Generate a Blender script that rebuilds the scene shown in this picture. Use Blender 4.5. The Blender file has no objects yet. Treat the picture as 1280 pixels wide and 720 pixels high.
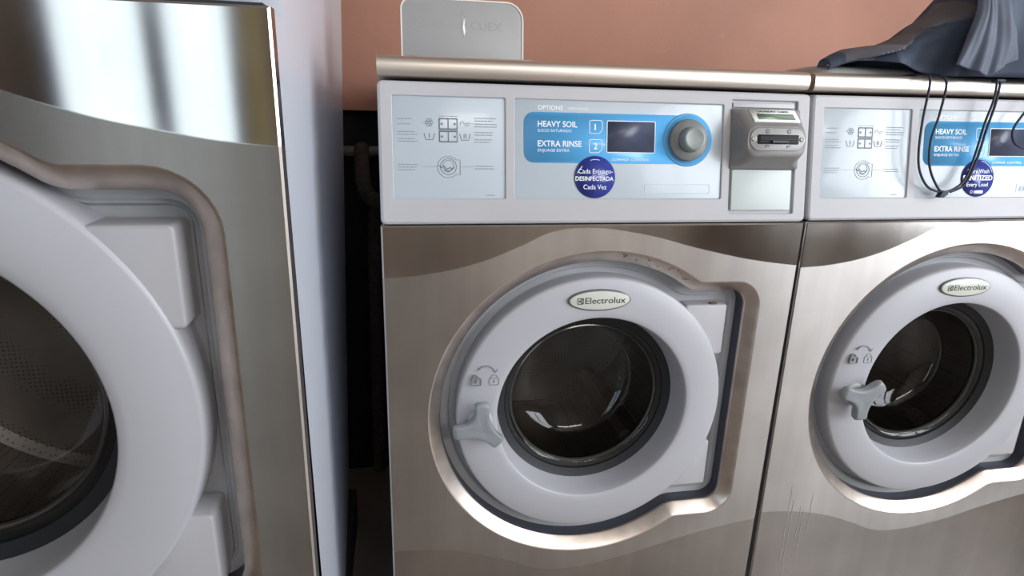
import bpy, bmesh, math, random
from mathutils import Vector, Matrix
random.seed(4)
S = bpy.context.scene
COL = S.collection
PI = math.pi
H = 0.9                       # height of the console's lower edge above the floor

# ---------------------------------------------------------------- camera
cd = bpy.data.cameras.new('camera'); cam = bpy.data.objects.new('camera', cd); COL.objects.link(cam)
S.camera = cam
yaw, pit, rol = 0.1823, -0.2895, 0.0268
f = Vector((math.sin(yaw)*math.cos(pit), math.cos(yaw)*math.cos(pit), math.sin(pit)))
rt = Vector((math.cos(yaw), -math.sin(yaw), 0)); up = rt.cross(f)
r2 = math.cos(rol)*rt + math.sin(rol)*up; u2 = -math.sin(rol)*rt + math.cos(rol)*up
M = Matrix((r2, u2, -f)).transposed().to_4x4(); M.translation = Vector((0.0322, -0.8535, 0.1605 + H))
cam.matrix_world = M
cd.sensor_width = 36; cd.lens = 754.155/1280*36; cd.clip_start = 0.01

# ---------------------------------------------------------------- world, daylight, exposure
W = bpy.data.worlds.new('world'); S.world = W; W.use_nodes = True
bg = W.node_tree.nodes['Background']; bg.inputs[0].default_value = (0.75, 0.87, 1, 1); bg.inputs[1].default_value = 0.9

def area(name, loc, rot, sx, sy, power, colr):
    l = bpy.data.lights.new(name, 'AREA'); l.shape = 'RECTANGLE'; l.size = sx; l.size_y = sy
    l.energy = power; l.color = colr
    o = bpy.data.objects.new(name, l); COL.objects.link(o); o.location = loc; o.rotation_euler = rot
    return o
# light of the doorway (front wall), of the wide shop window (right wall) and of the upper window (front wall)
area('doorway_daylight', (-1.30, -3.28, 1.15), (PI/2, 0, 0), 0.92, 2.1, 7.5, (0.74, 0.92, 1))
area('shop_window_daylight', (2.42, -1.65, 1.55), (PI/2, 0, PI/2), 2.3, 1.9, 74, (0.93, 0.96, 1))
area('upper_window_daylight', (1.30, -3.28, 2.35), (PI/2, 0, 0), 1.7, 0.45, 24, (1.0, 0.95, 0.9))
S.view_settings.view_transform = 'Standard'; S.view_settings.look = 'None'
S.view_settings.gamma = 1; S.view_settings.use_curve_mapping = False
S.view_settings.exposure = 0.53

# ---------------------------------------------------------------- materials
MATS = {}
def mat(name, colr, rough=0.5, metal=0.0, noise=0.0, nscale=20, stretch=(1, 1, 1), bump=0.0, coat=0.0, spec=0.5, rvar=0.0, emit=None):
    if name in MATS: return MATS[name]
    m = bpy.data.materials.new(name); m.use_nodes = True; nt = m.node_tree; N = nt.nodes; L = nt.links
    b = N['Principled BSDF']
    b.inputs['Base Color'].default_value = (*colr, 1); b.inputs['Roughness'].default_value = rough
    b.inputs['Metallic'].default_value = metal; b.inputs['Coat Weight'].default_value = coat
    b.inputs['Coat Roughness'].default_value = 0.08; b.inputs['Specular IOR Level'].default_value = spec
    if emit: b.inputs['Emission Color'].default_value = (*emit[0], 1); b.inputs['Emission Strength'].default_value = emit[1]
    if noise or bump or rvar:
        tc = N.new('ShaderNodeTexCoord'); mp = N.new('ShaderNodeMapping'); mp.inputs['Scale'].default_value = stretch
        nz = N.new('ShaderNodeTexNoise'); nz.inputs['Scale'].default_value = nscale; nz.inputs['Detail'].default_value = 5
        L.new(tc.outputs['Object'], mp.inputs[0]); L.new(mp.outputs[0], nz.inputs['Vector'])
        if noise:
            cr = N.new('ShaderNodeValToRGB'); cr.color_ramp.elements[0].position = 0.3; cr.color_ramp.elements[1].position = 0.7
            cr.color_ramp.elements[0].color = (*[c*(1-noise) for c in colr], 1)
            cr.color_ramp.elements[1].color = (*[min(1, c*(1+noise)) for c in colr], 1)
            L.new(nz.outputs['Fac'], cr.inputs[0]); L.new(cr.outputs[0], b.inputs['Base Color'])
        if bump:
            bp = N.new('ShaderNodeBump'); bp.inputs['Strength'].default_value = bump; bp.inputs['Distance'].default_value = 0.002
            L.new(nz.outputs['Fac'], bp.inputs['Height']); L.new(bp.outputs[0], b.inputs['Normal'])
        if rvar:
            mr = N.new('ShaderNodeMapRange'); mr.inputs[3].default_value = rough-rvar; mr.inputs[4].default_value = rough+rvar
            L.new(nz.outputs['Fac'], mr.inputs[0]); L.new(mr.outputs[0], b.inputs['Roughness'])
    MATS[name] = m; return m

def steel_sheet(name, wave=None, zc=0.0, x0=0.0, x1=0.66, satin=(0.42, 0.395, 0.375)):
    """brushed stainless steel; 'wave' = outline of the satin-finished band, half heights over x (object space), about z = zc"""
    m = bpy.data.materials.new(name); m.use_nodes = True; nt = m.node_tree; N = nt.nodes; L = nt.links
    b = N['Principled BSDF']; b.inputs['Metallic'].default_value = 1.0
    b.inputs['Anisotropic'].default_value = 0.85
    tg = N.new('ShaderNodeCombineXYZ'); tg.inputs[2].default_value = 1; L.new(tg.outputs[0], b.inputs['Tangent'])
    tc = N.new('ShaderNodeTexCoord'); sp = N.new('ShaderNodeSeparateXYZ'); L.new(tc.outputs['Object'], sp.inputs[0])
    def math_(op, a, c=None):
        n = N.new('ShaderNodeMath'); n.operation = op
        for i, v in enumerate((a, c)):
            if v is None: continue
            if isinstance(v, (int, float)): n.inputs[i].default_value = v
            else: L.new(v, n.inputs[i])
        return n.outputs[0]
    # fine brush lines along x
    mp = N.new('ShaderNodeMapping'); mp.inputs['Scale'].default_value = (3, 3, 420); L.new(tc.outputs['Object'], mp.inputs[0])
    nb = N.new('ShaderNodeTexNoise'); nb.inputs['Scale'].default_value = 3; nb.inputs['Detail'].default_value = 3; L.new(mp.outputs[0], nb.inputs['Vector'])
    # large blotches and vertical drips
    nl = N.new('ShaderNodeTexNoise'); nl.inputs['Scale'].default_value = 6; nl.inputs['Detail'].default_value = 6; L.new(tc.outputs['Object'], nl.inputs['Vector'])
    mp2 = N.new('ShaderNodeMapping'); mp2.inputs['Scale'].default_value = (45, 1, 2.2); L.new(tc.outputs['Object'], mp2.inputs[0])
    nd = N.new('ShaderNodeTexNoise'); nd.inputs['Scale'].default_value = 1; nd.inputs['Detail'].default_value = 3; L.new(mp2.outputs[0], nd.inputs['Vector'])
    if wave:
        u = math_('DIVIDE', math_('SUBTRACT', sp.outputs[0], x0), x1-x0)
        fc = N.new('ShaderNodeFloatCurve'); cv = fc.mapping.curves[0]
        pts = [((x-x0)/(x1-x0), h/0.6) for x, h in wave]
        cv.points[0].location = pts[0]; cv.points[1].location = pts[-1]
        for p in pts[1:-1]: cv.points.new(*p)
        fc.mapping.update(); L.new(u, fc.inputs['Value'])
        hz = math_('MULTIPLY', fc.outputs[0], 0.6)
        dz = math_('ABSOLUTE', math_('SUBTRACT', sp.outputs[2], zc))
        k = N.new('ShaderNodeMapRange'); k.inputs[1].default_value = -0.0012; k.inputs[2].default_value = 0.0012
        L.new(math_('SUBTRACT', hz, dz), k.inputs[0]); fac = k.outputs[0]
    else:
        v = N.new('ShaderNodeValue'); v.outputs[0].default_value = 0.35; fac = v.outputs[0]
    mx = N.new('ShaderNodeMix'); mx.data_type = 'RGBA'; L.new(fac, mx.inputs[0])
    mx.inputs[6].default_value = (0.47, 0.445, 0.42, 1); mx.inputs[7].default_value = (*satin, 1)
    # grime multiplies the base colour a little
    gr = N.new('ShaderNodeMapRange'); gr.inputs[1].default_value = 0.35; gr.inputs[2].default_value = 0.7; gr.inputs[3].default_value = 0.86; gr.inputs[4].default_value = 1.06
    L.new(nl.outputs['Fac'], gr.inputs[0])
    gd = N.new('ShaderNodeMapRange'); gd.inputs[1].default_value = 0.35; gd.inputs[2].default_value = 0.65; gd.inputs[3].default_value = 0.96; gd.inputs[4].default_value = 1.03
    L.new(nd.outputs['Fac'], gd.inputs[0])
    g = math_('MULTIPLY', gr.outputs[0], gd.outputs[0])
    sc = N.new('ShaderNodeVectorMath'); sc.operation = 'SCALE'; L.new(mx.outputs[2], sc.inputs[0]); L.new(g, sc.inputs[3])
    L.new(sc.outputs[0], b.inputs['Base Color'])
    rr = N.new('ShaderNodeMix'); L.new(fac, rr.inputs[0]); rr.inputs[2].default_value = 0.11; rr.inputs[3].default_value = 0.40
    rb = math_('ADD', rr.outputs[0], math_('MULTIPLY', math_('SUBTRACT', nl.outputs['Fac'], 0.5), 0.12))
    L.new(rb, b.inputs['Roughness'])
    bp = N.new('ShaderNodeBump'); bp.inputs['Strength'].default_value = 0.12; bp.inputs['Distance'].default_value = 0.0006; L.new(math_('ADD', math_('MULTIPLY', fac, 0.11), 0.015), bp.inputs['Strength'])
    L.new(nb.outputs['Fac'], bp.inputs['Height']); L.new(bp.outputs[0], b.inputs['Normal'])
    return m

def glass_mat():
    m = bpy.data.materials.new('door_glass'); m.use_nodes = True; nt = m.node_tree; N = nt.nodes; L = nt.links
    N.remove(N['Principled BSDF'])
    t = N.new('ShaderNodeBsdfTransparent'); t.inputs[0].default_value = (0.76, 0.77, 0.77, 1)
    g = N.new('ShaderNodeBsdfGlossy'); g.inputs['Roughness'].default_value = 0.03
    fr = N.new('ShaderNodeFresnel'); fr.inputs[0].default_value = 1.5
    mx = N.new('ShaderNodeMixShader'); L.new(fr.outputs[0], mx.inputs[0]); L.new(t.outputs[0], mx.inputs[1]); L.new(g.outputs[0], mx.inputs[2])
    L.new(mx.outputs[0], N['Material Output'].inputs[0]); return m

def drum_mat():
    m = mat('drum_steel', (0.50, 0.455, 0.42), 0.45, 0.6, 0.3, 5)
    nt = m.node_tree; N = nt.nodes; L = nt.links; b = N['Principled BSDF']
    src = b.inputs['Base Color'].links[0].from_socket
    tc = N.new('ShaderNodeTexCoord'); vo = N.new('ShaderNodeTexVoronoi'); vo.inputs['Scale'].default_value = 120; vo.inputs['Randomness'].default_value = 0.15
    L.new(tc.outputs['Object'], vo.inputs['Vector'])
    mr = N.new('ShaderNodeMapRange'); mr.inputs[1].default_value = 0.22; mr.inputs[2].default_value = 0.3; mr.inputs[3].default_value = 0.45; mr.inputs[4].default_value = 1
    L.new(vo.outputs['Distance'], mr.inputs[0])
    sc = N.new('ShaderNodeVectorMath'); sc.operation = 'SCALE'; L.new(src, sc.inputs[0]); L.new(mr.outputs[0], sc.inputs[3]); L.new(sc.outputs[0], b.inputs['Base Color'])
    return m

def wall_mat():
    m = mat('terracotta_paint', (0.46, 0.225, 0.155), 0.62, 0, 0.10, 3.5, bump=0.0)
    nt = m.node_tree; N = nt.nodes; L = nt.links; b = N['Principled BSDF']; src = b.inputs['Base Color'].links[0].from_socket
    tc = N.new('ShaderNodeTexCoord')
    # pale worn specks of bare plaster
    n2 = N.new('ShaderNodeTexNoise'); n2.inputs['Scale'].default_value = 22; n2.inputs['Detail'].default_value = 8; n2.inputs['Roughness'].default_value = 0.7
    L.new(tc.outputs['Object'], n2.inputs['Vector'])
    r = N.new('ShaderNodeMapRange'); r.inputs[1].default_value = 0.64; r.inputs[2].default_value = 0.78; r.inputs[4].default_value = 0.4; L.new(n2.outputs['Fac'], r.inputs[0])
    mx = N.new('ShaderNodeMix'); mx.data_type = 'RGBA'; L.new(r.outputs[0], mx.inputs[0]); L.new(src, mx.inputs[6]); mx.inputs[7].default_value = (0.7, 0.42, 0.32, 1)
    L.new(mx.outputs[2], b.inputs['Base Color'])
    bp = N.new('ShaderNodeBump'); bp.inputs['Strength'].default_value = 0.35; bp.inputs['Distance'].default_value = 0.004
    L.new(n2.outputs['Fac'], bp.inputs['Height']); L.new(bp.outputs[0], b.inputs['Normal'])
    return m

WAVE = [(0, .236), (.07, .2415), (.14, .257), (.2, .280), (.247, .301), (.296, .307), (.385, .2975), (.493, .271), (.578, .253), (.66, .242)]
def wavebig():  # the big machine's band, measured against its own centre line
    return [(0, .303), (.10, .311), (.2, .34), (.27, .372), (.34, .395), (.425, .402), (.52, .385), (.609, .350), (.672, .330), (.74, .316), (.804, .3059), (.85, .303)]
steel = steel_sheet('stainless_sheet', WAVE, H-0.3145)
steelbig = steel_sheet('stainless_sheet_wide', wavebig(), 0.715, 0, 0.85, (0.35, 0.315, 0.285))  # satin colour darkened to offset the windows' light on the big washer
steelplain = steel_sheet('stainless_trim')
band = mat('stainless_recess_band', (0.62, 0.55, 0.50), 0.33, 1.0, 0.16, 30, (1, 1, 1), 0.05)
lidm = mat('stainless_lid', (0.72, 0.655, 0.59), 0.40, 1.0, 0.05, 12, (0.3, 1, 8), 0.03)
conm = mat('console_plastic', (0.455, 0.455, 0.475), 0.42, 0, 0.03, 8, bump=0.02)
panm = mat('overlay_film', (0.46, 0.52, 0.57), 0.28, 0, 0.02, 6, coat=0.2)
ringm = mat('door_plastic', (0.445, 0.45, 0.485), 0.38, 0, 0.03, 5, bump=0.02)
hingem = mat('hinge_plastic', (0.45, 0.45, 0.475), 0.4)
colm = mat('collar_plastic', (0.42, 0.43, 0.45), 0.42, 0, 0.12, 9)
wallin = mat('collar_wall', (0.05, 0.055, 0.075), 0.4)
sealm = mat('rubber_seal', (0.006, 0.008, 0.012), 0.5)
cabm = mat('cabinet_enamel', (0.66, 0.70, 0.78), 0.30, 0, 0.04, 4, (1, 1, 0.3), coat=0.3)
darkm = mat('dark_gap', (0.03, 0.028, 0.03), 0.7)
bluem = mat('print_blue', (0.11, 0.45, 0.85), 0.3, coat=0.2)
paleblue = mat('print_pale_blue', (0.25, 0.55, 0.85), 0.3)
whitem = mat('print_white', (0.82, 0.88, 0.93), 0.4)
greyp = mat('print_grey', (0.17, 0.19, 0.22), 0.5)
lightp = mat('print_light_grey', (0.30, 0.34, 0.38), 0.5)
stickm = mat('sticker_blue', (0.025, 0.04, 0.27), 0.3, coat=0.3)
screenm = mat('display_window', (0.055, 0.065, 0.11), 0.35)
dialm = mat('dial_grey', (0.17, 0.18, 0.18), 0.38, 0, 0.1, 40)
capm = mat('dial_cap', (0.24, 0.27, 0.26), 0.35)
metm = mat('meter_casting', (0.235, 0.23, 0.225), 0.45, 0.1, 0.05, 60, bump=0.05)
metp = mat('meter_face', (0.29, 0.285, 0.28), 0.4, 0.1)
vaultm = mat('vault_door', (0.50, 0.56, 0.55), 0.35)
blackm = mat('black_plastic', (0.006, 0.006, 0.007), 0.55, spec=0.2)
lcdm = mat('lcd_green', (0.12, 0.19, 0.12), 0.25)
labelm = mat('label_white', (0.75, 0.77, 0.74), 0.4)
screwm = mat('screw_steel', (0.3, 0.3, 0.29), 0.4, .6)
handm = mat('handle_plastic', (0.25, 0.27, 0.29), 0.42)
badgem = mat('badge_cream', (0.62, 0.64, 0.57), 0.3, coat=0.2)
badger = mat('badge_rim', (0.16, 0.17, 0.17), 0.3, 0.6)
inkm = mat('badge_ink', (0.03, 0.04, 0.045), 0.5)
embossm = mat('emboss_shadow', (0.20, 0.21, 0.23), 0.5)
soapm = mat('dispenser_plastic', (0.34, 0.34, 0.335), 0.4, 0, 0.04, 9, bump=0.05)
soapedge = mat('dispenser_edge', (0.72, 0.68, 0.62), 0.5)
jackm = mat('jacket_cloth', (0.045, 0.062, 0.10), 0.7, 0, 0.3, 14, bump=0.25)  # base colour raised to carry the haze over the jacket
jack2 = mat('jacket_lining', (0.12, 0.12, 0.14), 0.75, 0, 0.2, 20, bump=0.2)
cordm = mat('cord', (0.012, 0.014, 0.03), 0.6)
glassm = glass_mat(); drumm = drum_mat(); wallm = wall_mat()
whitemark = mat('white_scuff', (0.6, 0.6, 0.58), 0.6)
rustm = mat('rust_brown', (0.16, 0.085, 0.05), 0.8, 0, 0.4, 60)
beigem = mat('room_plaster', (0.38, 0.325, 0.27), 0.8, 0, 0.25, 1.6)
ceilm = mat('ceiling_paint', (0.45, 0.42, 0.38), 0.9)
floorm = mat('floor_tile', (0.27, 0.23, 0.20), 0.4, 0, 0.2, 3)
framem = mat('window_frame_paint', (0.28, 0.30, 0.42), 0.5)
pipem = mat('old_pipe', (0.20, 0.19, 0.18), 0.6, 0, 0.3, 30)
hosem = mat('grey_hose', (0.075, 0.068, 0.06), 0.8, 0, 0.3, 60)
wall2 = mat('near_black_wall', (0.012, 0.012, 0.016), 0.8, 0, 0.4, 9)  # near-black base colour of the lower back wall

# ---------------------------------------------------------------- helpers
def add(name, verts, faces, m, parent=None, sharp=35, mats=None, fm=None):
    me = bpy.data.meshes.new(name); me.from_pydata([tuple(v) for v in verts], [], faces); me.update()
    for p in me.polygons: p.use_smooth = True
    if sharp: me.set_sharp_from_angle(angle=math.radians(sharp))
    for x in (mats or [m]): me.materials.append(x)
    if fm:
        for p, i in zip(me.polygons, fm): p.material_index = i
    o = bpy.data.objects.new(name, me); COL.objects.link(o)
    if parent: o.parent = parent
    return o
def thing(name, label, cat, loc=(0, 0, 0), group=None, rot=(0, 0, 0)):
    o = bpy.data.objects.new(name, None); COL.objects.link(o); o.location = loc; o.rotation_euler = rot
    o['label'] = label; o['category'] = cat; o.empty_display_size = 0.1
    if group: o['group'] = group
    return o
def tag(o, label, cat, group=None):
    o['label'] = label; o['category'] = cat
    if group: o['group'] = group
    return o
def struct(o, kind='structure'): o['kind'] = kind; return o

class G:                                   # geometry collector
    def __init__(s, F=None): s.v = []; s.f = []; s.F = F or (lambda a, b, c: (a, b, c))
    def loop(s, pts): i = len(s.v); s.v += [s.F(*p) for p in pts]; return list(range(i, i+len(pts)))
    def strip(s, A, B, closed=True):
        n = len(A)
        for i in range(n if closed else n-1): j = (i+1) % n; s.f.append((A[i], A[j], B[j], B[i]))
    def cap(s, A): s.f.append(tuple(A))
    def fan(s, A, p):
        c = s.loop([p])[0]
        for i in range(len(A)): s.f.append((A[i], A[(i+1) % len(A)], c))
    def prism(s, pts, o0, o1, bev=0.0, back=False):       # outline in (a,b), CCW seen from outside, off0 -> off1
        A = s.loop([(a, b, o0) for a, b in pts])
        B = s.loop([(a, b, o1-bev) for a, b in pts]); s.strip(A, B)
        if bev:
            q = inset(pts, bev*.35); C = s.loop([(a, b, o1-bev*.3) for a, b in q]); s.strip(B, C)
            q = inset(pts, bev); B = s.loop([(a, b, o1) for a, b in q]); s.strip(C, B)
        s.cap(B)
        if back: s.cap(A[::-1])
    def ribbon(s, pts, w, o0, o1, closed=False):
        n = len(pts); L = []; R = []
        for i, p in enumerate(pts):
            a = pts[(i-1) % n] if (closed or i) else p; b = pts[(i+1) % n] if (closed or i < n-1) else p
            dx, dy = b[0]-a[0], b[1]-a[1]; d = math.hypot(dx, dy) or 1; nx, ny = -dy/d*w/2, dx/d*w/2
            L.append((p[0]+nx, p[1]+ny)); R.append((p[0]-nx, p[1]-ny))
        l0 = s.loop([(a, b, o0) for a, b in L]); l1 = s.loop([(a, b, o1) for a, b in L])
        r0 = s.loop([(a, b, o0) for a, b in R]); r1 = s.loop([(a, b, o1) for a, b in R])
        s.strip(l1, l0, closed); s.strip(r1, l1, closed); s.strip(r0, r1, closed)
    def box(s, a0, a1, b0, b1, c0, c1):
        A = s.loop([(a0, b0, c0), (a1, b0, c0), (a1, b1, c0), (a0, b1, c0)]); B = s.loop([(a0, b0, c1), (a1, b0, c1), (a1, b1, c1), (a0, b1, c1)])
        s.strip(A, B); s.cap(B); s.cap(A[::-1])
    def text(s, txt, a, b, width, cap, off, bold=0.0, shear=0.0, th=0.00025):
        c = bpy.data.curves.new('t', 'FONT'); c.body = txt; c.size = 1; c.offset = bold; c.shear = shear; c.resolution_u = 3
        o = bpy.data.objects.new('t', c); me = bpy.data.meshes.new_from_object(o)
        xs = [v.co.x for v in me.vertices]; x0, x1 = min(xs), max(xs)
        sx = width/(x1-x0); sy = cap/0.69
        i = len(s.v); s.v += [s.F(a+(v.co.x-x0)*sx, b+v.co.y*sy, off+th) for v in me.vertices]
        s.f += [tuple(i+k for k in p.vertices) for p in me.polygons]
        bpy.data.objects.remove(o); bpy.data.meshes.remove(me); bpy.data.curves.remove(c)
    def make(s, name, m, parent=None, sharp=35, **k): return add(name, s.v, s.f, m, parent, sharp, **k)

def inset(pts, d):
    n = len(pts); out = []
    for i in range(n):
        a, p, b = pts[i-1], pts[i], pts[(i+1) % n]
        e1 = Vector((p[0]-a[0], p[1]-a[1])); e2 = Vector((b[0]-p[0], b[1]-p[1]))
        n1 = Vector((-e1.y, e1.x)).normalized(); n2 = Vector((-e2.y, e2.x)).normalized()
        m = n1+n2; l = m.length
        m = m/l/max(0.4, (m/l).dot(n1)) if l > 1e-6 else n1
        out.append((p[0]+m.x*d, p[1]+m.y*d))
    return out
def rrect(x0, x1, y0, y1, r=0.0, n=5, rs=None):
    out = []
    rs = rs or [r]*4
    for k, (cx, cy, sx, sy) in enumerate(((x1, y0, -1, 1), (x1, y1, -1, -1), (x0, y1, 1, -1), (x0, y0, 1, 1))):
        rr = max(rs[k], 1e-5)
        for i in range(n+1):
            a = -PI/2 + k*PI/2 + i/n*PI/2
            out.append((cx+sx*rr+rr*math.cos(a), cy+sy*rr+rr*math.sin(a)))
    return out
def circ(cx, cy, r, n=48, ry=None): return [(cx+r*math.cos(2*PI*i/n), cy+(ry or r)*math.sin(2*PI*i/n)) for i in range(n)]
def arc(cx, cy, r, a0, a1, n=12): return [(cx+r*math.cos(math.radians(a0+(a1-a0)*i/n)), cy+r*math.sin(math.radians(a0+(a1-a0)*i/n))) for i in range(n+1)]
def lathe(g, cx, cy, prof, n=128, cap=False):
    L = [g.loop([(cx+r*math.cos(2*PI*i/n), cy+r*math.sin(2*PI*i/n), o) for i in range(n)]) for r, o in prof]
    for a, b in zip(L, L[1:]): g.strip(a, b)
    if cap: g.cap(L[-1])
def tube(name, pts, r, m, parent=None, n=8, sub=6, rib=None):
    P = [Vector(p) for p in pts]; Q = []
    for i in range(len(P)-1):
        p0 = P[max(i-1, 0)]; p1, p2 = P[i], P[i+1]; p3 = P[min(i+2, len(P)-1)]
        for k in range(sub):
            t = k/sub; Q.append(0.5*((2*p1)+(-p0+p2)*t+(2*p0-5*p1+4*p2-p3)*t*t+(-p0+3*p1-3*p2+p3)*t**3))
    Q.append(P[-1]); g = G(); prev = None; N = None
    for i, q in enumerate(Q):
        T = (Q[min(i+1, len(Q)-1)]-Q[max(i-1, 0)]).normalized()
        if N is None: N = T.orthogonal().normalized()
        N = (N-T*N.dot(T)).normalized(); B = T.cross(N)
        rr = r*(1+(rib*(i % 2) if rib else 0))
        l = g.loop([tuple(q+N*math.cos(2*PI*k/n)*rr+B*math.sin(2*PI*k/n)*rr) for k in range(n)])
        if prev: g.strip(prev, l)
        else: g.cap(l[::-1])
        prev = l
    g.cap(prev); return g.make(name, m, parent)
def holed(F, outer, holes):               # flat face with holes -> verts, faces ; returns loops' index too
    bm = bmesh.new(); loops = []
    for pts in [outer]+holes:
        vs = [bm.verts.new((a, b, 0)) for a, b in pts]; loops.append(vs)
    es = []
    for vs in loops:
        for i in range(len(vs)): es.append(bm.edges.new((vs[i], vs[(i+1) % len(vs)])))
    bmesh.ops.triangle_fill(bm, use_beauty=True, use_dissolve=False, edges=es, normal=(0, 0, 1))
    bm.verts.index_update()
    V = [(v.co.x, v.co.y) for v in bm.verts]; Fc = [tuple(v.index for v in f.verts) if f.normal.z > 0 else tuple(v.index for v in f.verts)[::-1] for f in bm.faces]
    bm.normal_update()
    Fc = []
    for f in bm.faces:
        ids = tuple(v.index for v in f.verts)
        a, b, c = [Vector(V[i]) for i in ids[:3]]
        Fc.append(ids if (b-a).cross(c-a) > 0 else ids[::-1])
    bm.free(); return V, Fc

# ---------------------------------------------------------------- the room
def slab(name, x0, x1, y0, y1, z0, z1, m, parent=None):
    g = G(); A = g.loop([(x0, y0, z0), (x1, y0, z0), (x1, y1, z0), (x0, y1, z0)]); B = g.loop([(x0, y0, z1), (x1, y0, z1), (x1, y1, z1), (x0, y1, z1)])
    g.strip(A, B); g.cap(B); g.cap(A[::-1]); return g.make(name, m, parent)
def wall_with_holes(name, axis, pos, thick, a0, a1, z0, z1, holes, m):
    V, Fc = holed(None, [(a0, z0), (a1, z0), (a1, z1), (a0, z1)], [[(h[0], h[2]), (h[1], h[2]), (h[1], h[3]), (h[0], h[3])] for h in holes])
    P = (lambda a, z, t: (a, pos+t, z)) if axis == 'y' else (lambda a, z, t: (pos+t, a, z))
    n = len(V); vs = [P(a, z, 0) for a, z in V]+[P(a, z, thick) for a, z in V]
    fs = list(Fc)+[tuple(i+n for i in q[::-1]) for q in Fc]
    k = 0
    for cnt in [4]+[4]*len(holes):
        for i in range(cnt): a, b = k+i, k+(i+1) % cnt; fs.append((a, b, b+n, a+n))
        k += cnt
    return struct(add(name, vs, fs, m, sharp=20))
struct(slab('floor', -3.2, 2.4, -3.3, 0.95, -0.1, 0.0, floorm))
struct(slab('ceiling', -3.2, 2.4, -3.3, 0.95, 2.75, 2.85, ceilm))
struct(slab('wall_back', -3.2, 2.4, 0.75, 0.87, H+0.1458, 2.75, wallm))
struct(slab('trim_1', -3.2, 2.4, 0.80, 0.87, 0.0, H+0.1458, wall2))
struct(slab('wall_left', -3.3, -3.2, -3.4, 0.95, 0, 2.75, beigem))
wall_with_holes('wall_front', 'y', -3.3, -0.12, -3.2, 2.4, 0, 2.75, [(-1.78, -0.82, 0.06, 2.2), (0.45, 2.15, 2.12, 2.58)], beigem)
wall_with_holes('wall_right', 'x', 2.4, 0.12, -3.4, 0.95, 0, 2.75, [(-2.8, -0.5, 0.6, 2.5)], beigem)
def frame(name, axis, pos, a0, a1, z0, z1, bars, w=0.05):
    g = G((lambda a, z, t: (a, pos-t, z)) if axis == 'y' else (lambda a, z, t: (pos-t, a, z)))
    g.box(a0, a0+w, z0, z1, -.02, .02); g.box(a1-w, a1, z0, z1, -.02, .02); g.box(a0+w, a1-w, z0, z0+w, -.02, .02); g.box(a0+w, a1-w, z1-w, z1, -.02, .02)
    for b in bars: g.box(b-w*.6, b+w*.6, z0+w, z1-w, -.02, .02)
    return struct(g.make(name, framem))
frame('door_1', 'y', -3.24, -1.78, -0.82, 0.06, 2.2, [-1.22, -1.26])
struct(slab('trim_2', -0.82, -0.72, -3.30, -3.22, 0, 2.25, mat('yellow_post', (0.55, 0.47, 0.22), 0.6)))
frame('window_1', 'x', 2.36, -2.8, -0.5, 0.6, 2.5, [-1.3, -2.05])
frame('window_2', 'y', -3.24, 0.45, 2.15, 2.12, 2.58, [1.3])

# ---------------------------------------------------------------- washing machine
T = 0.169
def outline(R, Xr, Zt, rc, rk, i, n1=10, n2=8, n3=90):
    """recess outline around (0,0): circle joined to a rounded block on the right, inset by i; CCW seen from the front"""
    rk2 = rk+i; Ri = R-i; xf = math.sqrt((R+rk)**2-(Zt+rk)**2); th = math.atan2(Zt+rk, xf)
    out = []
    rcc = max(rc-i, 0.004)
    # lower right corner, upper right corner
    cx = Xr-rc; cz = Zt-rc
    for k in range(n2+1): a = -PI/2+PI/2*k/n2; out.append((cx+rcc*math.cos(a), -cz+rcc*math.sin(a)))
    for k in range(1, 6): t = k/6; out.append((cx+rcc, -cz+2*cz*t))
    for k in range(n2+1): a = PI/2*k/n2; out.append((cx+rcc*math.cos(a), cz+rcc*math.sin(a)))
    for k in range(1, 4): out.append((cx+(xf-cx)*k/4, cz+rcc))
    # upper fillet: centre (xf, Zt+rk), from -90 deg to the direction of the origin
    a0 = -PI/2; a1 = -(PI-th)
    for k in range(n1+1): a = a0+(a1-a0)*k/n1; out.append((xf+rk2*math.cos(a), Zt+rk+rk2*math.sin(a)))
    for k in range(1, n3): a = th+(2*PI-2*th)*k/n3; out.append((Ri*math.cos(a), Ri*math.sin(a)))
    for k in range(n1+1): a = -(a1+(a0-a1)*k/n1); out.append((xf+rk2*math.cos(a), -(Zt+rk)+rk2*math.sin(a)))
    for k in range(1, 4): out.append((xf+(cx-xf)*k/4, -cz-rcc))
    return out

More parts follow.
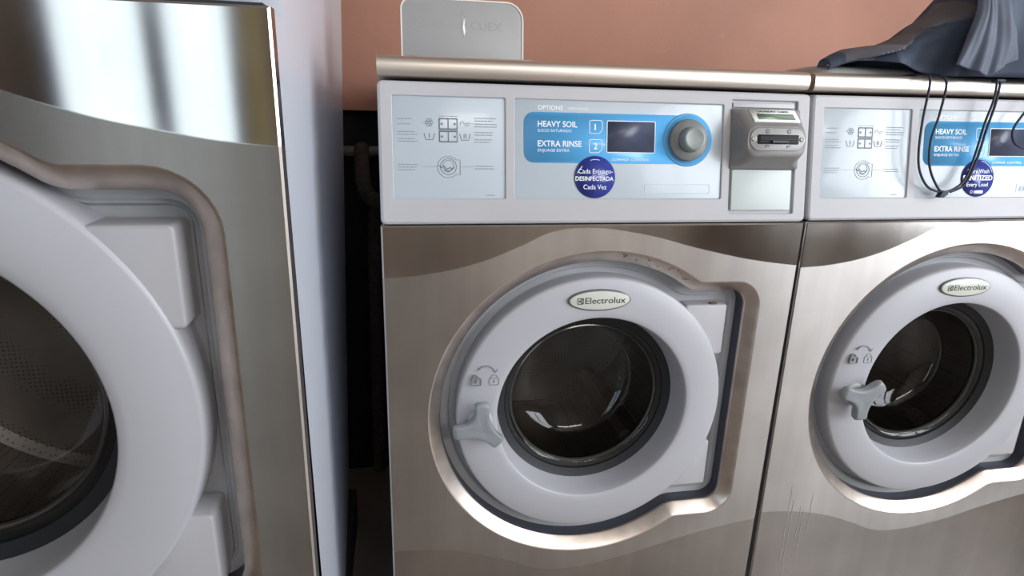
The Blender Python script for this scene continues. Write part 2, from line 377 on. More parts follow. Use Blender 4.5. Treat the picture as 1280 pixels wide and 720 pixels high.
def machine(o, p):
    """o = the machine's Empty (origin: floor, left front corner of its front panel)"""
    Wd, dcx, dcz, k, ztop, zbot, depth = p['W'], p['dc'][0], p['dc'][1], p['k'], p['ztop'], 0.10, p['depth']
    st = p['steel']
    FD = lambda a, b, c: (dcx+a, -c, dcz+b)            # door frame: (x, z, towards the viewer)
    R, Xr, Zt, rc, rk = p['rec']
    OL = lambda i: outline(R, Xr, Zt, rc, rk, i)
    # front panel with the cut-out and its flange
    e = 0.0025
    V, Fc = holed(None, [(e-dcx, zbot-dcz), (Wd-e-dcx, zbot-dcz), (Wd-e-dcx, ztop-e-dcz), (e-dcx, ztop-e-dcz)], [OL(0)])
    g = G(FD); g.loop([(a, b, 0) for a, b in V]); g.f = [tuple(q) for q in Fc]
    x0, x1, z0, z1 = -dcx, Wd-dcx, zbot-dcz, ztop-dcz
    A = list(range(4)); B = g.loop([(x0, z0, -e), (x1, z0, -e), (x1, z1, -e), (x0, z1, -e)]); C = g.loop([(x0, z0, -.022), (x1, z0, -.022), (x1, z1, -.022), (x0, z1, -.022)])
    g.strip(B, A); g.strip(C, B)
    nf = len(g.f); fp = g.make('front_panel', st, o, 25)
    # chamfered steel band of the recess
    g = G(FD); last = None
    for i, y in ((0, 0), (.0015*k, .0004), (.0035*k, .0022), (.0175*k, .0125*k), (.0195*k, .0155*k), (.0198*k, .021*k)):
        l = g.loop([(a, b, -y) for a, b in OL(i)])
        if last: g.strip(last, l)
        last = l
    g.make('recess_band', band, o, 30)
    # plastic collar behind it
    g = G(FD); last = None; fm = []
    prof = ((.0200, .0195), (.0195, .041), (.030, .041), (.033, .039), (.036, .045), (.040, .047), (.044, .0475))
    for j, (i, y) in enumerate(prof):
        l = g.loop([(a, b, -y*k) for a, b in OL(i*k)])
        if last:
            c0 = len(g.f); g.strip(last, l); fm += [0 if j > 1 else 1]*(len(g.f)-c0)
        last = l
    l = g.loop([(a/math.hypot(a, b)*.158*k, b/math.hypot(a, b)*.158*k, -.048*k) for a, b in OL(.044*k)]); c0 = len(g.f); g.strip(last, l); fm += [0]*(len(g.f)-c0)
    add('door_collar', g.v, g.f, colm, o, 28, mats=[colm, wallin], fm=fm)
    # door ring (revolved)
    g = G(FD)
    yo = -.004*k
    lathe(g, 0, 0, [(.226*k, -.047*k), (.2263*k, -.0165*k), (.2255*k, -.0128*k), (.2238*k, -.0106*k), (.2215*k, -.0096*k), (.205*k, -.0058*k), (.185*k, -.0035*k), (.172*k, -.0035*k), (.1640*k, -.0040*k), (.1622*k, -.0050*k), (.1612*k, -.0075*k), (.1590*k, -.02*k), (.1565*k, -.040*k), (.1545*k, -.052*k)], 160)
    ring = g.make('door_ring', ringm, o, 40)
    # rubber seal, glass bowl
    g = G(FD); lathe(g, 0, 0, [(.1545*k, -.050*k), (.150*k, -.0525*k), (.1415*k, -.056*k), (.1405*k, -.060*k), (.133*k, -.064*k), (.131*k, -.070*k), (.128*k, -.071*k)], 128); g.make('rubber_seal', sealm, ring, 30)
    g = G(FD); lathe(g, 0, 0, [(.1405*k, -.0585*k), (.132*k, -.060*k), (.1285*k, -.064*k), (.1265*k, -.080*k), (.1245*k, -.110*k), (.120*k, -.132*k), (.108*k, -.143*k), (.08*k, -.151*k), (.04*k, -.155*k), (.012*k, -.156*k)], 128, True); g.make('door_glass', glassm, ring, 60)
    g = G(FD); lathe(g, 0, 0, [(.1312*k, -.0615*k), (.1290*k, -.0605*k), (.1270*k, -.0625*k), (.1268*k, -.066*k)], 128); g.make('glass_rim', mat('rim_glass', (0.09, 0.088, 0.08), 0.15, 0.5), ring, 60)
    # drum
    g = G(FD); Rd = min(.265*k, Wd/2-.03)
    lathe(g, 0, 0, [(.160*k, -.060*k), (.165*k, -.095*k), (.175*k, -.105*k), (Rd, -.115*k), (Rd, -.52), (Rd*.95, -.535), (Rd*.3, -.55), (.02, -.55)], 96, True); dr = g.make('drum', drumm, o, 30)
    for q in range(3):
        a = math.radians(70+120*q); c, s_ = math.cos(a), math.sin(a)
        F2 = lambda u, r, y: FD(c*r-s_*u, s_*r+c*u, -y)
        g = G(F2); g.box(-.035, .035, Rd-.01, Rd-.002, .14*k, .5)
        A = g.loop([(-.03, Rd-.01, .14*k), (.03, Rd-.01, .14*k), (.03, Rd-.01, .5), (-.03, Rd-.01, .5)]); B = g.loop([(-.01, Rd-.07, .18*k), (.01, Rd-.07, .18*k), (.01, Rd-.07, .48), (-.01, Rd-.07, .48)]); g.strip(A, B); g.cap(B)
        g.make('drum_lifter', drumm, dr, 30)
    # hinge blocks
    hx0, hx1, ha, hb, hy = p['hinge']
    for s_ in (1, -1):
        z0_, z1_ = (ha, hb) if s_ > 0 else p.get('hinge_low', (-hb, -ha))
        g = G(FD); g.prism(rrect(hx0, hx1, z0_, z1_, .005*k, 4), -.046*k, -hy, .0028*k); g.make('hinge_block', hingem, ring, 40)
    if p.get('hinge_pin'):
        g = G(FD); g.prism(rrect(hx1-.03, hx1-.018, hb-.0015, hb+.0025, .001), -.03*k, -hy-.002*k, 0); g.make('hinge_pin', rustm, ring)
    # badge
    bx, bz = p.get('badge', (-.0035, .192)); bx *= k; bz *= k
    g = G(FD); g.prism(circ(bx, bz, .0510*k, 64, .0172*k), -.008*k, -.0015*k, .0012*k); bd = g.make('badge', badger, o, 40)
    g = G(FD); g.prism(circ(bx, bz, .0485*k, 64, .0150*k), -.006*k, -.0008*k, .0005*k); g.make('badge_face', badgem, bd, 40)
    g = G(FD)
    g.text('Electrolux', bx-.0238*k, bz-.0046*k, .0655*k, .0098*k, -.0007*k, 0.004)
    q = (bx-.0315*k, bz-.0003*k); w = .0044*k
    g.ribbon(rrect(q[0]-w, q[0]+w, q[1]-w, q[1]+w, .0006*k), .0011*k, -.0007*k, -.0004*k, True)
    for a in (60, 180, 300): g.ribbon(arc(q[0]+.0004*k, q[1], .0020*k, a-35, a+40, 4), .0014*k, -.0007*k, -.0004*k)
    g.ribbon([(q[0]-.001*k, q[1]), (q[0]+.0036*k, q[1]+.0036*k)], .001*k, -.0007*k, -.0004*k); g.ribbon([(q[0]-.001*k, q[1]), (q[0]+.0036*k, q[1]-.0036*k)], .001*k, -.0007*k, -.0004*k)
    g.make('badge_lettering', inkm, bd, 0)
    # padlock symbols embossed in the ring
    g = G(FD); o0, o1 = -.0075*k, -.0030*k; wv = .0011*k
    for sx, opn in ((-.1955, True), (-.1675, False)):
        x = sx*k; z = .0625*k
        g.ribbon(rrect(x-.0075*k, x+.0075*k, z-.0055*k, z+.0060*k, .002*k), wv, o0, o1, True)
        g.ribbon(arc(x-(.0015*k if opn else 0), z+.0068*k, .0050*k, 10 if opn else 0, 200 if opn else 180, 8), wv, o0, o1)
        g.ribbon([(x, z-.002*k), (x, z+.003*k)], .0022*k, o0, o1)
    g.ribbon(arc(-.180*k, .075*k, .0145*k, 18, 150, 10), wv, o0, o1)
    g.ribbon([(-.1625*k, .0835*k), (-.1655*k, .078*k), (-.1700*k, .0815*k)], wv*1.2, o0, o1)
    g.make('padlock_symbols', embossm, ring, 0)
    # three-winged handle
    hx, hz, angs = p.get('handle', (-.189, -.006, (90, 185, 317)))
    lens = [.0455, .0455, .0405]; hw = .0115
    pts = []
    for q in range(3):
        a = math.radians(angs[q]); d = Vector((math.cos(a), math.sin(a))); nn = Vector((-d.y, d.x))
        tip = [d*(lens[q]-.004)-nn*hw, d*(lens[q]-.0008)-nn*hw*.75, d*lens[q], d*(lens[q]-.0008)+nn*hw*.75, d*(lens[q]-.004)+nn*hw]
        pts += tip
        b = math.radians(angs[(q+1) % 3]); 
        if b < a: b += 2*PI
        d2 = Vector((math.cos(b), math.sin(b))); n2 = Vector((-d2.y, d2.x)); e_ = d2*(lens[(q+1) % 3]-.004)-n2*hw
        mid = Vector((math.cos((a+b)/2), math.sin((a+b)/2)))*.0085
        for t in range(1, 10): t /= 10; pts.append(tip[-1]*(1-t)**2+mid*2*t*(1-t)+e_*t*t)
    g = G(FD); last = None; hx *= k; hz *= k
    for off, sc in ((-.006, .50), (.006, .52), (.010, .80), (.014, .96), (.019, 1.0), (.0235, .975), (.026, .92), (.0268, .84), (.0262, .5), (.0255, .2)):
        l = g.loop([(hx+q.x*sc*k, hz+q.y*sc*k, off*k) for q in pts])
        if last: g.strip(last, l)
        last = l
    g.cap(last); g.make('door_handle', handm, o, 50)
    g = G(FD); lathe(g, hx, hz, [(.020*k, -.006*k), (.020*k, -.002*k), (.017*k, .001*k), (.010*k, .002*k)], 32, True); g.make('handle_boss', ringm, ring, 40)
    return FD, ring, Wd, ztop, dcx, dcz

def cabinet(o, Wd, z1, depth, y0=.024):
    # hollow shell open at the front, so that the drum stands inside it; its front edge follows the sloping console
    pr = [(y0, .10), (depth, .10), (depth, z1), (.075, z1), (.034, H-.004), (y0, H-.004)]
    g = G(); A = g.loop([(.002, y, z) for y, z in pr]); B = g.loop([(Wd-.002, y, z) for y, z in pr]); g.cap(A[::-1]); g.cap(B)
    g.f += [(A[i], A[(i+1) % 6], B[(i+1) % 6], B[i]) for i in (0, 1, 2, 3, 4)]
    g.box(.002, .016, y0, y0+.004, .10, H-.004); g.box(Wd-.016, Wd-.002, y0, y0+.004, .10, H-.004)
    return g.make('cabinet', cabm, o, 30)
def plinth(o, Wd, depth):
    g = G(); g.box(.02, Wd-.02, .05, depth-.03, 0, .10); return g.make('plinth', darkm, o)

FC = lambda a, s, c: (a, s*math.sin(T)-c*math.cos(T), H+s*math.cos(T)+c*math.sin(T))   # console frame: (x, up the slope, outwards)

def small_machine(o, p, right=False):
    P = dict(W=.66, dc=(.333, H-.3145), k=1.0, ztop=H-.0025, depth=.68, steel=steel, rec=(.2716, .2705, .2185, .046, .022), hinge=(.152, .226, .083, .172, .022), hinge_pin=not right)
    P.update(p); machine(o, P); cabinet(o, .66, H+.19, .68); plinth(o, .66, .68)
    # console shell: sloped fascia with three recesses
    outer = rrect(0.0045, .6555, .0035, .1925, .004, 3)
    r1 = (.0190, .1790, .0345, .1775); r2_ = (.1905, .5145, .0345, .1775); r3 = (.5255, .6385, .0115, .1855)
    holes = [rrect(*r, .003, 3) for r in (r1, r2_, r3)]
    V, Fc = holed(None, outer, holes)
    g = G(FC); g.loop([(a, b, 0) for a, b in V]); g.f = list(Fc)
    k0 = len(outer); A = list(range(k0))
    O1 = g.loop([(a, b, -.0015) for a, b in inset(outer, -.0028)]); O2 = g.loop([(a, b, -.005) for a, b in inset(outer, -.0040)])
    g.strip(O1, A); g.strip(O2, O1)
    back = [(a, s_) for a, s_ in inset(outer, -.0040)]
    i0 = len(g.v); g.v += [(a, .16, H+s_*math.cos(T)) for a, s_ in back]; O3 = list(range(i0, i0+k0)); g.strip(O3, O2)
    idx = k0
    for hpts in holes:
        n = len(hpts); Hh = list(range(idx, idx+n)); idx += n
        I1 = g.loop([(a, b, -.0008) for a, b in inset(hpts, .0010)]); I2 = g.loop([(a, b, -.004) for a, b in inset(hpts, .0014)])
        g.strip(Hh, I1); g.strip(I1, I2)
    g.make('console', conm, o, 14)
    # instruction panel
    g = G(FC); g.prism(rrect(.0200, .1780, .0355, .1765, .003), -.006, -.0022, .0005); ip = g.make('instruction_panel', panm, o)
    g = G(FC); of = -.0021; ot = -.0019
    def rib(pts, w=.0008, c=False): g.ribbon(pts, w, of, ot, c)
    for zz in (.1266, .1465):
        pass
    # two cupboard-like compartment drawings
    for (b0, b1) in ((.1325, .1465), (.1150, .1290)):
        rib(rrect(.0845, .1095, b0, b1, .0005), .0017, True); rib([(.0970, b0), (.0970, b1)], .0015)
        for cx in (.088, .106): rib([(cx-.0013, (b0+b1)/2), (cx+.0013, (b0+b1)/2)], .0026)
    rib([(.083, .1500), (.111, .1500)], .0005); rib([(.083, .1305), (.111, .1305)], .0008)
    for q in range(6): a = q*PI/3; rib(circ(.0705+.0035*math.cos(a), .1410+.0035*math.sin(a), .0021, 10), .0006, True)
    def tub(cx, n):
        rib([(cx-.0075, .1265), (cx-.0050, .1175), (cx+.0050, .1175), (cx+.0075, .1265)], .0009)
        for q in range(n): rib([(cx+(q-(n-1)/2)*.0026, .1200), (cx+(q-(n-1)/2)*.0026, .1262)], .0010)
    tub(.0705, 1); tub(.1205, 2)
    rib([(.1135, .1385), (.1150, .1425), (.1180, .1435), (.1185, .1405), (.1230, .1400), (.1260, .1425), (.1265, .1390), (.1235, .1375), (.1200, .1378)], .0007)
    # round door drawing with a hand
    rib(arc(.0960, .0800, .0150, 40, 320, 26), .0006); rib(circ(.0965, .0805, .0112, 30), .0008, True); rib(circ(.0965, .0820, .0075, 20), .0006, True)
    rib([(.1075, .0900), (.1130, .0900), (.1130, .0690), (.1075, .0690)], .0006)
    rib([(.0830, .0820), (.0870, .0790), (.0900, .0815), (.0925, .0785), (.0955, .0770), (.0985, .0795), (.1010, .0770), (.1045, .0795)], .0014)
    rib([(.0900, .0760), (.0960, .0730), (.1010, .0760)], .0012)
    g.make('printed_symbols', greyp, ip, 0)
    # the small print, far too small to read: broken grey lines
    g = G(FC); rnd = random.Random(3)
    def lines(x, s, w, n, pitch=.0036):
        for q in range(n):
            xx = x; end = x+w*rnd.uniform(.6, 1)
            while xx < end:
                l = rnd.uniform(.002, .006); g.ribbon([(xx, s-q*pitch), (min(xx+l, end), s-q*pitch)], .0011, of, ot); xx += l+.0009
    lines(.0262, .1455, .030, 1); lines(.0262, .1385, .030, 1); lines(.0262, .1280, .030, 2); lines(.0262, .1185, .032, 2)
    lines(.1340, .1480, .033, 2); lines(.1340, .1400, .033, 2); lines(.1340, .1285, .028, 2); lines(.1340, .1185, .026, 2)
    lines(.0262, .0830, .030, 3); lines(.1340, .0815, .033, 2); lines(.1500, .0405, .020, 1)
    for a, b in (((.060, .141), (.064, .141)), ((.128, .141), (.132, .141)), ((.059, .0805), (.080, .0805)), ((.1135, .0805), (.132, .0805)), ((.129, .121), (.132, .121))): g.ribbon([a, b], .0005, of, ot)
    g.make('printed_small_text', lightp, ip, 0)['kind'] = 'stuff'
    # options panel
    g = G(FC); g.prism(rrect(.1915, .5135, .0355, .1765, .003), -.006, -.0022, .0005); op = g.make('options_panel', panm, o)
    g = G(FC); g.prism(rrect(.2050, .4600, .0873, .1592, .0005, 8, rs=[.0005, .0005, .0150, .0150]), -.003, -.0018)
    g.make('blue_field', bluem, op, 0)
    g = G(FC); g.prism(circ(.4568, .1232, .0392, 64), -.003, -.0014); g.make('blue_disc', bluem, op, 0)
    g = G(FC); g.ribbon(circ(.4568, .1232, .0368, 64), .0009, -.0014, -.0012, True); g.make('dial_ring', paleblue, op, 0)
    g = G(FC); of = -.0018
    g.text('OPTIONS', .2255, .1625, .0370, .0060, -.0021, .02); g.text('OPCIONES', .2705, .1628, .0305, .0038, -.0021, .01)
    g.text('HEAVY SOIL', .2255, .1385, .0590, .0082, of, .016); g.text('SUCIO SATURADO', .2255, .1312, .0505, .0040, of)
    g.text('EXTRA RINSE', .2255, .1108, .0655, .0082, of, .016); g.text('ENJUAGE EXTRA', .2255, .1032, .0475, .0040, of)
    g.text('COMPASS  CONTROL', .3375, .0915, .0585, .0032, of, .01, .3)
    for s_, t in ((.1300, '1'), (.1025, '2')):
        g.ribbon(rrect(.3028, .3222, s_, s_+.0190, .003, 5, rs=[.008, .003, .003, .003]), .0010, of, -.0015, True)
        g.text(t, .3105 if t == '1' else .3097, s_+.0055, .0022 if t == '1' else .0056, .0082, of, .025)
    g.ribbon(rrect(.3295, .4045, .1032, .1488, .002), .0013, of, -.0012, True)
    g.make('panel_lettering', whitem, op, 0)
    g = G(FC); g.prism(rrect(.3305, .4035, .1042, .1478, .0015), -.003, -.0013); g.make('display_screen', screenm, op, 0)
    g = G(FC); g.ribbon(rrect(.3910, .4950, .0440, .0570, .0008), .0008, -.0022, -.0019, True); g.make('outlined_box', mat('print_outline', (.62, .70, .76), .4), op, 0)
    if right:
        g = G(FC); g.text('Electrolux', .3960, .0455, .062, .0085, -.0021, .0, .3); g.make('printed_name', lightp, op, 0)
    # dial
    g = G(FC); lathe(g, .4560, .1225, [(.0310, -.0018), (.0310, .004), (.0300, .0068), (.0270, .0085), (.0190, .0098), (.0182, .0092)], 64, True); dl = g.make('dial', dialm, o, 30)
    g = G(FC); lathe(g, .4560, .1225, [(.0182, .0085), (.0176, .018), (.0170, .022), (.0160, .0240), (.0140, .0248), (.0100, .0238), (.004, .0232)], 48, True); g.make('dial_cap', capm, dl, 30)
    # sticker
    g = G(FC); g.prism(circ(.3120, .0672, .0312, 64, .0308), -.0021, -.0011); sk = g.make('sticker', stickm, o, 0)
    g = G(FC); of = -.0011
    if not right:
        g.text('Cada Enjuago-', .2865, .0725, .0530, .0066, of, .004); g.text('DESINFECTADA', .2822, .0620, .0585, .0060, of, .02); g.text('Cada Vez', .2945, .0495, .0355, .0068, of, .004)
        g.ribbon([(.2850, .0730), (.2900, .0800), (.2925, .0830)], .0010, of, -.0008); g.ribbon(arc(.312, .0672, .0255, 75, 107, 6), .0008, of, -.0008)
    else:
        g.text('Every Wash', .2915, .0755, .0420, .0066, of, .004); g.text('SANITIZED', .2835, .0640, .0570, .0078, of, .022); g.text('Every Load', .2915, .0535, .0410, .0066, of, .004)
        g.prism(rrect(.3060, .3240, .0418, .0470, .0008), of, -.0009); g.ribbon(circ(.3015, .0445, .0022, 10), .0008, of, -.0008, True); g.ribbon(arc(.312, .0672, .0285, 20, 80, 8), .0010, of, -.0008)
    g.make('sticker_lettering', whitem, sk, 0)
    # card meter bay
    g = G(FC); g.prism(rrect(.5265, .6375, .0125, .1845, .002), -.008, -.0045); g.make('meter_bay', conm, o)
    g = G(FC); g.prism(rrect(.5305, .6315, .0180, .0800, .0015), -.006, .0008, .0008); g.make('vault_plate', vaultm, o)
    g = G(FC); g.prism(rrect(.5290, .6320, .1735, .1805, .001), -.006, -.0008, .0005); g.make('bay_strip', conm, o)
    g = G(FC); last = None
    for off, a0, a1, s0, s1, r in ((-.004, .5255, .6400, .0812, .1712, .003), (.0025, .5255, .6400, .0812, .1712, .003), (.0045, .5270, .6385, .0827, .1700, .006), (.010, .5285, .6350, .0850, .1690, .014), (.018, .5300, .6340, .0885, .1600, .017), (.028, .5320, .6320, .0935, .1475, .017), (.0325, .5330, .6305, .0965, .1430, .018), (.0345, .5345, .6290, .0985, .1412, .018)):
        l = g.loop([(a, b, off) for a, b in rrect(a0, a1, s0, s1, r, 8)])
        if last: g.strip(last, l)
        last = l
    g.cap(last); cm = g.make('card_meter', metm, o, 45)
    g = G(FC); g.prism(rrect(.5370, .6270, .1050, .1385, .0165, 8), .033, .0362, .001); g.make('meter_face_plate', metp, cm, 40)
    g = G(FC); g.prism(rrect(.5495, .6150, .1150, .1285, .001), .035, .0385, .0006); g.make('card_slot', blackm, cm, 30)
    g = G(FC)
    for z_ in (.1185, .1215, .1245): g.ribbon([(.552, z_), (.6125, z_)], .0007, .0385, .0398)
    g.box(.5700, .5960, .1165, .1195, .0385, .0425); g.make('slot_ribs', mat('slot_grey', (.012, .012, .014), .45), cm, 30)
    for (a, b) in ((.5430, .1222), (.6215, .1222)):
        g = G(FC); lathe(g, a, b, [(.0038, .036), (.0036, .0372), (.0022, .0376), (.0016, .0366)], 20, True); g.make('screw', screwm, cm)
    g = G(FC)
    for (a, b) in ((.5650, .1335), (.6000, .1335), (.5650, .1105), (.6000, .1105)): g.ribbon(arc(a, b, .0026, 20, 340 if b > .12 else 200, 8), .0008, .0360, .0368)
    g.make('slot_marks', mat('mark_dark', (.06, .06, .06), .5), cm, 0)['kind'] = 'stuff'
    # lcd label lies on the sloping upper face
    P0 = Vector(FC(.0, .1690, .0106)); P1 = Vector(FC(.0, .1470, .0290)); d = (P0-P1); L_ = d.length; d.normalize(); nrm = Vector((0, -d.z, d.y)); nrm = nrm if nrm.y < 0 else -nrm
    FL = lambda a, b, c: tuple(P1+d*b+nrm*(c+.0004)+Vector((a, 0, 0)))
    g = G(FL); g.prism(rrect(.5475, .6235, .0015, L_*.97, .001), -.002, .0005); ml = g.make('meter_label', labelm, cm, 0)
    g = G(FL); g.prism(rrect(.5560, .6165, L_*.20, L_*.62, .0008), 0, .0009); g.make('meter_screen', lcdm, cm, 0)
    g = G(FL); g.text('LAUNDRY CARD', .5590, L_*.74, .052, .0035, .0005, .03); g.make('meter_lettering', inkm, cm, 0)
    # stainless lid with a rolled front
    prof = [(.045, .1986), (.040, .1986), (.0372, .1998), (.0352, .2030), (.0342, .2085), (.0342, .2140), (.0352, .2190), (.0378, .2228), (.0420, .2250), (.052, .2263), (.68, .2266), (.68, .198), (.05, .198)]
    g = G(); A = g.loop([(.001, y, H+z) for y, z in prof]); B = g.loop([(.655, y, H+z) for y, z in prof]); g.strip(A, B); g.cap(A[::-1]); g.cap(B)
    g.make('top_lid', lidm, o, 30)
    # soap dispenser on the lid
    g = G(); x0, x1, y0, y1, z0 = .040, .232, .085, .215, H+.2266
    last = None
    for z, i in ((0, 0), (.0025, 0), (.0035, .001)):
        l = g.loop([(a, b, z0+z) for a, b in rrect(x0+i, x1-i, y0+i, y1-i, .02, 6)]);
        if last: g.strip(last, l)
        last = l
    g.cap(last); ds = g.make('soap_dispenser', soapm, o, 35)
    if right:
        g = G(); last = None
        for z, i in ((.003, -.002), (.007, -.001), (.0125, .010), (.0165, .03), (.0175, .055)):
            l = g.loop([(a, b, z0+z) for a, b in rrect(x0+i, x1-i, y0+i, y1-i, max(.004, .028-i*.4), 6)])
            if last: g.strip(last, l)
            last = l
        g.cap(last); g.make('dispenser_lid', soapm, ds, 60)
    else:
        tl = math.radians(8)
        FLd = lambda a, b, c: (a, .215-c*math.cos(tl)+b*math.sin(tl), z0+.004+b*math.cos(tl)+c*math.sin(tl))
        g = G(FLd); out = rrect(.0365, .2370, -.004, .0985, .022, 8, rs=[.002, .028, .018, .002]); g.prism(out, -.008, 0, .0015, True); g.make('dispenser_lid', soapm, ds, 40)
        g = G(FLd); g.ribbon(out, .0024, -.001, .0012, True); g.make('lid_rim', soapedge, ds, 40)
        for t_, x_ in (('XUAY', .056), ('CUEX', .150)):
            g = G(FLd); g.text(t_, x_, .053, .052, .013, .0, 0); g.make('embossed_lettering', mat('emboss_faint', (.32, .32, .315), .4), ds, 0)
        g = G(FLd); g.prism([(a_, b_+.020) for a_, b_ in ((.1385, .020), (.1405, .030), (.1390, .040), (.1405, .052), (.1380, .047), (.1355, .060), (.1362, .042), (.1350, .033))], 0, .0006); g.make('paint_scar', mat('scar', (.8, .83, .83), .4), ds, 0)

GR = 'front loading washers in a row'
mC = thing('washing_machine', 'silver front loading washer in the middle with blue Cada Enjuago sticker and upright dispenser flap', 'washing machine', (0, 0, 0), GR)
small_machine(mC, {})
mR = thing('washing_machine', 'front loading washer at right under the dark jacket, round sticker reading SANITIZED', 'washing machine', (.6756, .0078, 0), GR, (0, -.0069, -.0114))
small_machine(mR, dict(handle=(-.183, -.002, (38, 158, 270))), True)

rnd = random.Random(5)
g = G(lambda a, b, c: (.333+a, -c, H-.3145+b))
for q in range(22):
    a = math.radians(rnd.uniform(57, 84)); r = rnd.uniform(.2560, .2672); w = rnd.uniform(.0007, .0019); yy = (.2716-r)*.72
    g.cap(g.loop([(r*math.cos(a)+w*math.cos(t)*1.2, r*math.sin(a)+w*math.sin(t)*.8, -yy-(.2716-r+(-w*math.sin(t)*.8)-(.2716-r))*.72+.0006) for t in [k_*PI/3.5 for k_ in range(7)]]))
o_ = g.make('rust_specks', rustm, mC, 0); o_['kind'] = 'stuff'
rnd = random.Random(8)
g = G(lambda a, b, c: (a, -.0002-c, H+b))
for x, z0, z1 in ((.058, -.50, -.66), (.066, -.53, -.70), (.083, -.545, -.72), (.090, -.55, -.66), (.104, -.52, -.60)):
    n = 8; g.ribbon([(x+rnd.uniform(-.001, .001), z0+(z1-z0)*q/n) for q in range(n+1)], .0012, 0, .0001)
o_ = g.make('drip_marks', mat('drip_residue', (.40, .38, .36), .6), mR, 0); o_['kind'] = 'stuff'
# the big washer at left, closer to the camera
mL = thing('washing_machine', 'large stainless front loading washer at left, cut by the edge of the photo', 'washing machine', (-.9375, -.2, 0), GR)
KB = 1.392
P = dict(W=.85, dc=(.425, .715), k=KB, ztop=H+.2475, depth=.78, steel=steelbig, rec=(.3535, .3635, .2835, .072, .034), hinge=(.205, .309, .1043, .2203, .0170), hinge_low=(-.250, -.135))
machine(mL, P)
g = G(); last = None
lv = [.1+(H+.245-.1)*q/12 for q in range(13)]+[H+.2455]+[H+.246+(.52-.246)*q/4 for q in range(5)]
for z in lv:
    t = (z-.1)/(H+.145); up_ = z > H+.2452
    yf = .085 if up_ else .034; xf = .853-.006*t; xb = .808+.037*t; xf = xf+(xb-xf)*((yf-.034)/.766)
    l = g.loop([(.0, yf, z), (xf, yf, z), (xb, .80, z), (.0, .80, z)])
    if last:
        for i in ((0, 1, 2, 3) if up_ else (1, 2, 3)): g.f.append((last[i], last[(i+1) % 4], l[(i+1) % 4], l[i]))
    last = l
g.cap(last); g.make('cabinet', cabm, mL, 30)
g = G(); g.box(.02, .838, .03, .78, H+.2451, H+.2539); g.make('seam_shade_fill', darkm, mL)  # dark filler: shade of the open gap below the console put into its colour
g = G(); g.prism(rrect(.02, .83, H+.262, H+.50, .008), -.005, .012, .003); 
g.v = [(x, .05-c, z) for x, z, c in g.v]; g.make('console', conm, mL)
g = G(lambda a, b, c: (a, -.0002-c, b)); zc = .9
for pts in ([(.8145, .485), (.8135, .468), (.8140, .447)], [(.8110, .489), (.8140, .485)], [(.8230, .478), (.8245, .476)], [(.8255, .470), (.8262, .468)]): g.ribbon(pts, .0016, 0, .0002)
g.make('scuff_marks', whitemark, mL, 0)
plinth(mL, .85, .78)

# ---------------------------------------------------------------- pipe and hoses behind
tag(tube('water_pipe', [(-.30, .775, H+.045), (.2, .775, H+.045), (1.5, .775, H+.045)], .0135, pipem, n=12, sub=2), 'dusty grey pipe running level along the black wall behind the washers', 'pipe')
tag(tube('drain_hose', [(-.068, .74, H+.06), (-.066, .70, H+.01), (-.060, .66, H-.03), (-.045, .66, H-.06), (-.030, .70, H-.085), (-.045, .74, H-.20), (-.055, .74, .03)], .017, hosem, n=12, sub=14, rib=.12), 'lint covered ribbed hose sagging in the dark gap between two washers', 'hose')

# ---------------------------------------------------------------- jacket on the right washer
def jacket():
    Z0 = H+.2266
    XS = [.722, .74, .76, .79, .824, .87, .907, .95, 1.0, 1.05, 1.10, 1.16, 1.22, 1.28, 1.34]
    HS = [.015, .016, .018, .022, .030, .056, .092, .145, .205, .200, .165, .128, .125, .09, .02]
    BS = [.006, .014, .020, .021, .016, .006, 0, 0, 0, 0, 0, 0, 0, 0, 0]
    DS = [.012, .018, .028, .050, .080, .115, .140, .160, .175, .185, .185, .180, .170, .13, .04]
    def lerp(X, Y, x):
        for i in range(len(X)-1):
            if x <= X[i+1]:
                t = (x-X[i])/(X[i+1]-X[i]); t = max(0, t); return Y[i]*(1-t)+Y[i+1]*t
        return Y[-1]
    nu, nv = 210, 120; g = G(); prev = None; ov = []
    def fold(x, v):
        a = 0
        a += .012*math.sin(26*x+5.5*v+1.1*math.sin(9*x))
        a += .006*math.sin(61*x-7*v+2)
        a += .010*max(0, math.sin(13*x+9*v))**3
        return a
    for i in range(nu+1):
        x = .722+(1.34-.722)*i/nu; Hh = lerp(XS, HS, x); D = lerp(XS, DS, x); yc = .105+.0*x; Bz = lerp(XS, BS, x)
        l = []
        for j in range(nv+1):
            t = j/nv; a = PI*t                                   # 0 front foot, PI back foot
            c, s_ = math.cos(a), math.sin(a)
            k = min(1, Hh/.08)
            # front face slopes: tent-like section, sharpened crest
            yy = yc-(min(D, .075) if c > 0 else -min(D, .075))*abs(c)**.8; zz = Hh*s_**.85
            fo = fold(x, t)*k
            # diagonal overhanging flap on the front: below the line the cloth is tucked in
            line = lerp([.72, .82, .90, .97], [.012, .036, .080, .098], x)
            if c > 0 and .76 < x < .955:
                w = min(1, (x-.76)/.03)*min(1, (.955-x)/.03)
                if zz+Bz < line: yy += .020*w*(1-math.exp(-(line-zz)/.006))
            if c > 0: yy -= fo*(1-.3*t)
            zz += .35*abs(fo)*s_
            l.append((x+.3*fo*c, yy, Z0+.002+Bz+zz)); ov.append(c > -.2 and .745 < x < .93 and zz+Bz > line)
        l = g.loop(l)
        if prev: g.strip(prev, l, False)
        prev = l
    g.ov = [1 if all(ov[i] for i in q) else 0 for q in g.f]
    return g
jg = jacket()
jk = tag(jg.make('jacket', jackm, None, 0, mats=[jackm, jack2], fm=jg.ov), 'dark navy jacket heaped on top of the right washer with drawcords hanging down', 'jacket')
sm = jk.modifiers.new('thick', 'SOLIDIFY'); sm.thickness = .002; sm.offset = -1
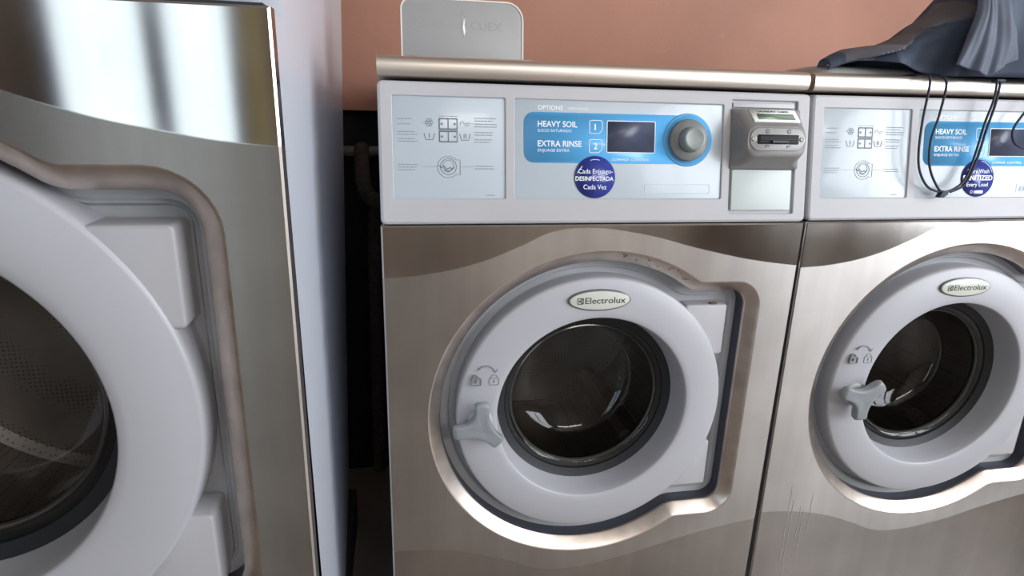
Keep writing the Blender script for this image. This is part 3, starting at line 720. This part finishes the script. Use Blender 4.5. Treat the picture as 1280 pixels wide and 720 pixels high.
# front flap with a hanging corner (local sheets laid over the heap)
def sheet(name, rows, m, nu=22, nv=22, wob=.004, seed=0):
    """bilinear/catmull sheet through a grid of control points"""
    def cr(P, t):
        n = len(P)-1; i = min(int(t*n), n-1); t = t*n-i
        p0 = P[max(i-1, 0)]; p1, p2 = P[i], P[i+1]; p3 = P[min(i+2, n)]
        return 0.5*((2*p1)+(-p0+p2)*t+(2*p0-5*p1+4*p2-p3)*t*t+(-p0+3*p1-3*p2+p3)*t**3)
    R_ = [[Vector(p) for p in r] for r in rows]; g = G(); prev = None
    for i in range(nv+1):
        row = [cr([r for r in col], i/nv) for col in zip(*R_)]; l = []
        for j in range(nu+1):
            p = cr(row, j/nu); w = wob*(math.sin(seed+j*22/nu*.9+i*22/nv*.12)+.35*math.sin(j*22/nu*2.0+i*.05+seed))*(.4+.6*i/nv); l.append((p.x, p.y+w, p.z))
        l = g.loop(l)
        if prev: g.strip(prev, l, False)
        prev = l
    o = g.make(name, m, jk, 0); s = o.modifiers.new('thick', 'SOLIDIFY'); s.thickness = .0018; s.offset = 0
    return o
zj = H
flapm = mat('jacket_shell', (0.085, 0.10, 0.14), 0.7, 0, 0.25, 18, bump=0.2)
sheet('jacket_flap', [[(.925, .075, zj+.41), (.93, .070, zj+.415), (.955, .072, zj+.415), (.985, .075, zj+.41), (1.01, .085, zj+.40)],
                      [(.912, .022, zj+.338), (.924, .016, zj+.340), (.935, .020, zj+.342), (.958, .018, zj+.338), (.992, .030, zj+.325)],
                      [(.898, .014, zj+.285), (.918, .006, zj+.284), (.942, .010, zj+.282), (.970, .010, zj+.280), (1.012, .020, zj+.276)],
                      [(.882, .010, zj+.243), (.910, .006, zj+.237), (.936, .002, zj+.229), (.966, .008, zj+.242), (1.008, .018, zj+.258)]], flapm, nu=60, nv=40, wob=.0035, seed=1)
sheet('jacket_sleeve', [[(1.07, .12, zj+.385), (1.12, .13, zj+.37), (1.18, .14, zj+.36), (1.26, .16, zj+.32)],
                        [(1.03, .04, zj+.32), (1.09, .05, zj+.32), (1.15, .07, zj+.31), (1.22, .10, zj+.28)],
                        [(1.02, .015, zj+.255), (1.05, .020, zj+.262), (1.10, .03, zj+.265), (1.17, .06, zj+.25)]], flapm, nu=60, nv=40, wob=.006, seed=4)
def cord(name, L, parent=None):
    return tube(name, [FCr(a, s_, c) for a, s_, c in L], 0.0019, cordm, parent, n=8, sub=8)
FCr = lambda a, s, c: FC(a, s, c)
cord('drawcord', [(.846, .236, -.035), (.848, .234, -.015), (.8495, .229, .010), (.8515, .218, .019), (.8500, .1595, .012), (.8490, .1096, .010), (.8554, .0781, .009), (.8741, .0539, .008), (.9006, .0455, .008)], jk)
cord('drawcord', [(.870, .236, -.035), (.872, .234, -.015), (.875, .229, .010), (.8815, .215, .019), (.8784, .1664, .013), (.8690, .1287, .011), (.8706, .0909, .010), (.8839, .0617, .010), (.9035, .0463, .009), (.9371, .0619, .009), (.9532, .0981, .010), (.9655, .1558, .013), (.9736, .1939, .018), (.9745, .225, .020)], jk)
cord('drawcord', [(.9816, .224, .020), (.9775, .1877, .018), (.9708, .1495, .013), (.9594, .0982, .010), (.9419, .0594, .009), (.9157, .0464, .009)], jk)
cord('drawcord', [(1.075, .235, .018), (1.0641, .2061, .018), (1.0407, .1766, .014), (1.025, .1506, .011), (1.0272, .1314, .010), (1.041, .1212, .010), (1.0634, .1203, .010), (1.085, .15, .012), (1.09, .235, .02)], jk)
g = G(FCr); g.prism([(.893, .0385), (.902, .0375), (.909, .0420), (.9105, .0475), (.9000, .0490), (.8960, .0440)], .003, .012, .001); g.make('cord_knot', cordm, jk)
g = G(FCr); g.prism(rrect(.9700, .9870, .2205, .2245, .001), .014, .024, .001); g.make('cord_eyelet', cordm, jk)
